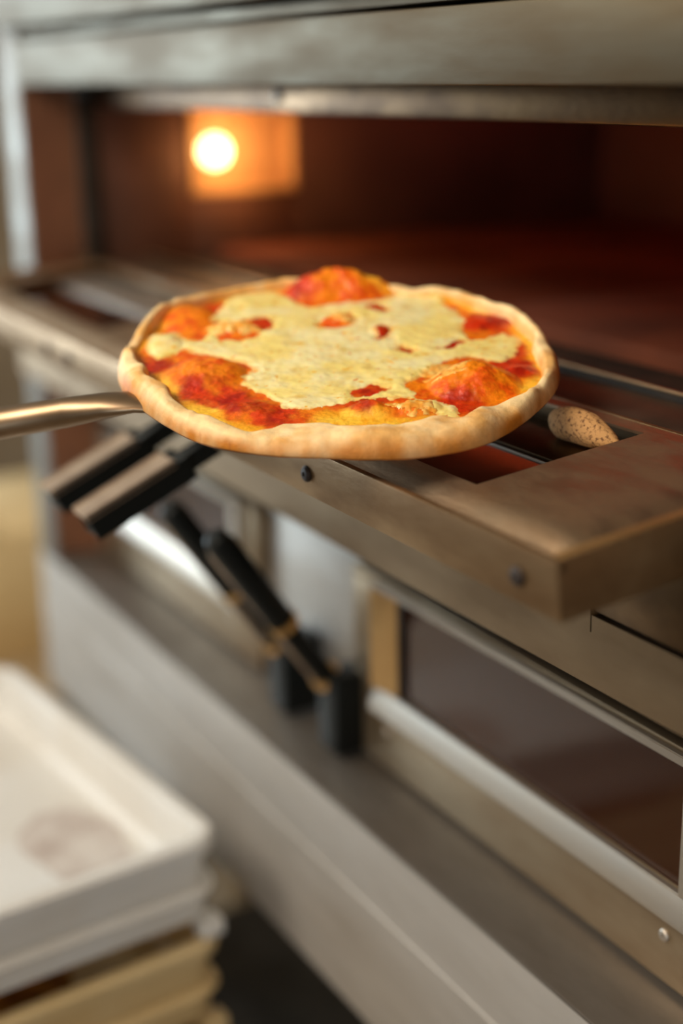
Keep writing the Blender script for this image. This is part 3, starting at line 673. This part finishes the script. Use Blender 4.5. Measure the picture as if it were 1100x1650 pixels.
def grid_mesh(name, Z, Cc, keep, m):
    nx, ny = X.shape
    idx = np.arange(nx * ny).reshape(nx, ny)
    kf = keep[:-1, :-1] & keep[1:, :-1] & keep[1:, 1:] & keep[:-1, 1:]
    F = np.stack([idx[:-1, :-1], idx[1:, :-1], idx[1:, 1:], idx[:-1, 1:]], -1)[kf]
    used = np.unique(F); remap = np.full(nx * ny, -1); remap[used] = np.arange(len(used))
    V = np.stack([X, Y, Z], -1).reshape(-1, 3)[used]
    return mesh_from(name, V, remap[F], Cc.reshape(-1, 3)[used], m, pizza)
SAUCE = vcol_mat('baked_tomato_sauce', 0.42, 0.0, 0.7, 420, coat=0.08, var=0.12, vscale=420)
CHEESE = vcol_mat('melted_cheese', 0.42, 0.25, 0.35, 260, coat=0.15, var=0.05, vscale=200)
ZSe = ZS * 1.0
sauce = grid_mesh('tomato_sauce', ZSe, SC, keep, SAUCE)
sauce['label'] = 'red and orange tomato sauce with raised blisters'
D = sdf(MAIN, X, Y)
for hpoly in HOLES: D = np.minimum(D, -sdf(hpoly, X, Y))
D = np.minimum(D, np.hypot((X - 14) / 1.5, Y - 128) - 19)
D = D + 2.0 * fbm(X, Y, 12, 151) + 1.2 * fbm(X, Y, 4, 161)
ZC = ZSM + np.clip(D * 0.22, -1.6, 1.0) + 0.35 * fbm(X, Y, 20, 171) + 0.10 * fbm(X, Y, 6, 175) + 0.2 - 0.55 * np.clip(bump - 3, 0, 6) * 0
cc0 = mixc(L3(255, 234, 146) * np.ones(X.shape + (3,)), L3(255, 244, 186), 0.5 + 0.9 * fbm(X, Y, 20, 181))
cc0 = mixc(cc0, L3(238, 210, 118), 0.8 * (fbm(X, Y, 11, 191) - 0.3))
cc0 = mixc(cc0, L3(246, 190, 44), 5 * (fbm(X, Y * 1.6, 5, 201) - 0.86))
cc0 = mixc(cc0, L3(226, 132, 40), 5 * (fbm(X, Y, 4.2, 211) - 1.12))
cc0 = mixc(cc0, L3(236, 160, 56), np.clip(1 - D / 2.2, 0, 1) * 0.6)
cheese = grid_mesh('melted_cheese', ZC, cc0, keep & (D > -3) & (Rr < RI + 1), CHEESE)
cheese['label'] = 'pale cream melted cheese pool'
# golden cheese film on the blistered lumps
def film(cx, cy, rx, ry, seed, col, col2):
    q = 1 - np.hypot((X - cx) / rx, (Y - cy) / ry)
    Df = q * min(rx, ry) + 5.0 * fbm(X, Y, 7, seed) - 3.0
    Zf = ZS + np.clip(Df * 0.3, -1.2, 0.7) + 0.5 * np.abs(fbm(X, Y, 5, seed + 3))
    cf = mixc(col * np.ones(X.shape + (3,)), col2, 0.5 + fbm(X, Y, 4, seed + 7))
    return grid_mesh('cheese_film', Zf, cf, keep & (Df > -2) & (q > -0.6), CHEESE)
for k, (a, b, rx, ry) in enumerate([(72.0, -29.9, 20, 20), (-74.5, 54.1, 20, 11), (44.4, -82.3, 18, 10), (0.1, 70.8, 10, 8)]):
    film(a, b, rx, ry, 230 + 11 * k, L3(246, 168, 62), L3(246, 204, 120))

# ------------------------------------------------------------------ the peel
peel = thing('pizza_peel', 'round steel pizza peel under the pizza with a tubular handle reaching out to the left', 'peel', PC)
peel.matrix_world = PM
bm = bmesh.new(); nn = 96; rings = []
for r, z in ((0.0001, -0.0022), (0.128, -0.0022), (0.1295, -0.0015), (0.1285, -0.0006), (0.0001, -0.0006)):
    rings.append([bm.verts.new((r * math.cos(2 * PI * k / nn), r * math.sin(2 * PI * k / nn), z)) for k in range(nn)])
for a, b in zip(rings, rings[1:]):
    for k in range(nn): bm.faces.new((a[k], a[(k + 1) % nn], b[(k + 1) % nn], b[k]))
bl = finish(bm, 'blade', PEELM, peel, smooth=True, local=True)
inv = PM.inverted()
hp = [(-0.856, 0.350, 1.2440), (-0.866, 0.322, 1.2478), (-0.878, 0.306, 1.2450), (-0.895, 0.287, 1.2400), (-0.932, 0.250, 1.2295), (-0.975, 0.150, 1.2090), (-1.06, -0.02, 1.188), (-1.15, -0.25, 1.15)]
hp = [inv @ Vector(q) for q in hp]
bm = tube(bmesh.new(), hp, [0.0080, 0.0092, 0.0098, 0.0102, 0.0106, 0.0108, 0.0108, 0.0108], 28, flat=[0.5, 0.55, 0.8, 0.97, 1, 1, 1, 1])
finish(bm, 'handle', PEELM, peel, smooth=True, local=True)
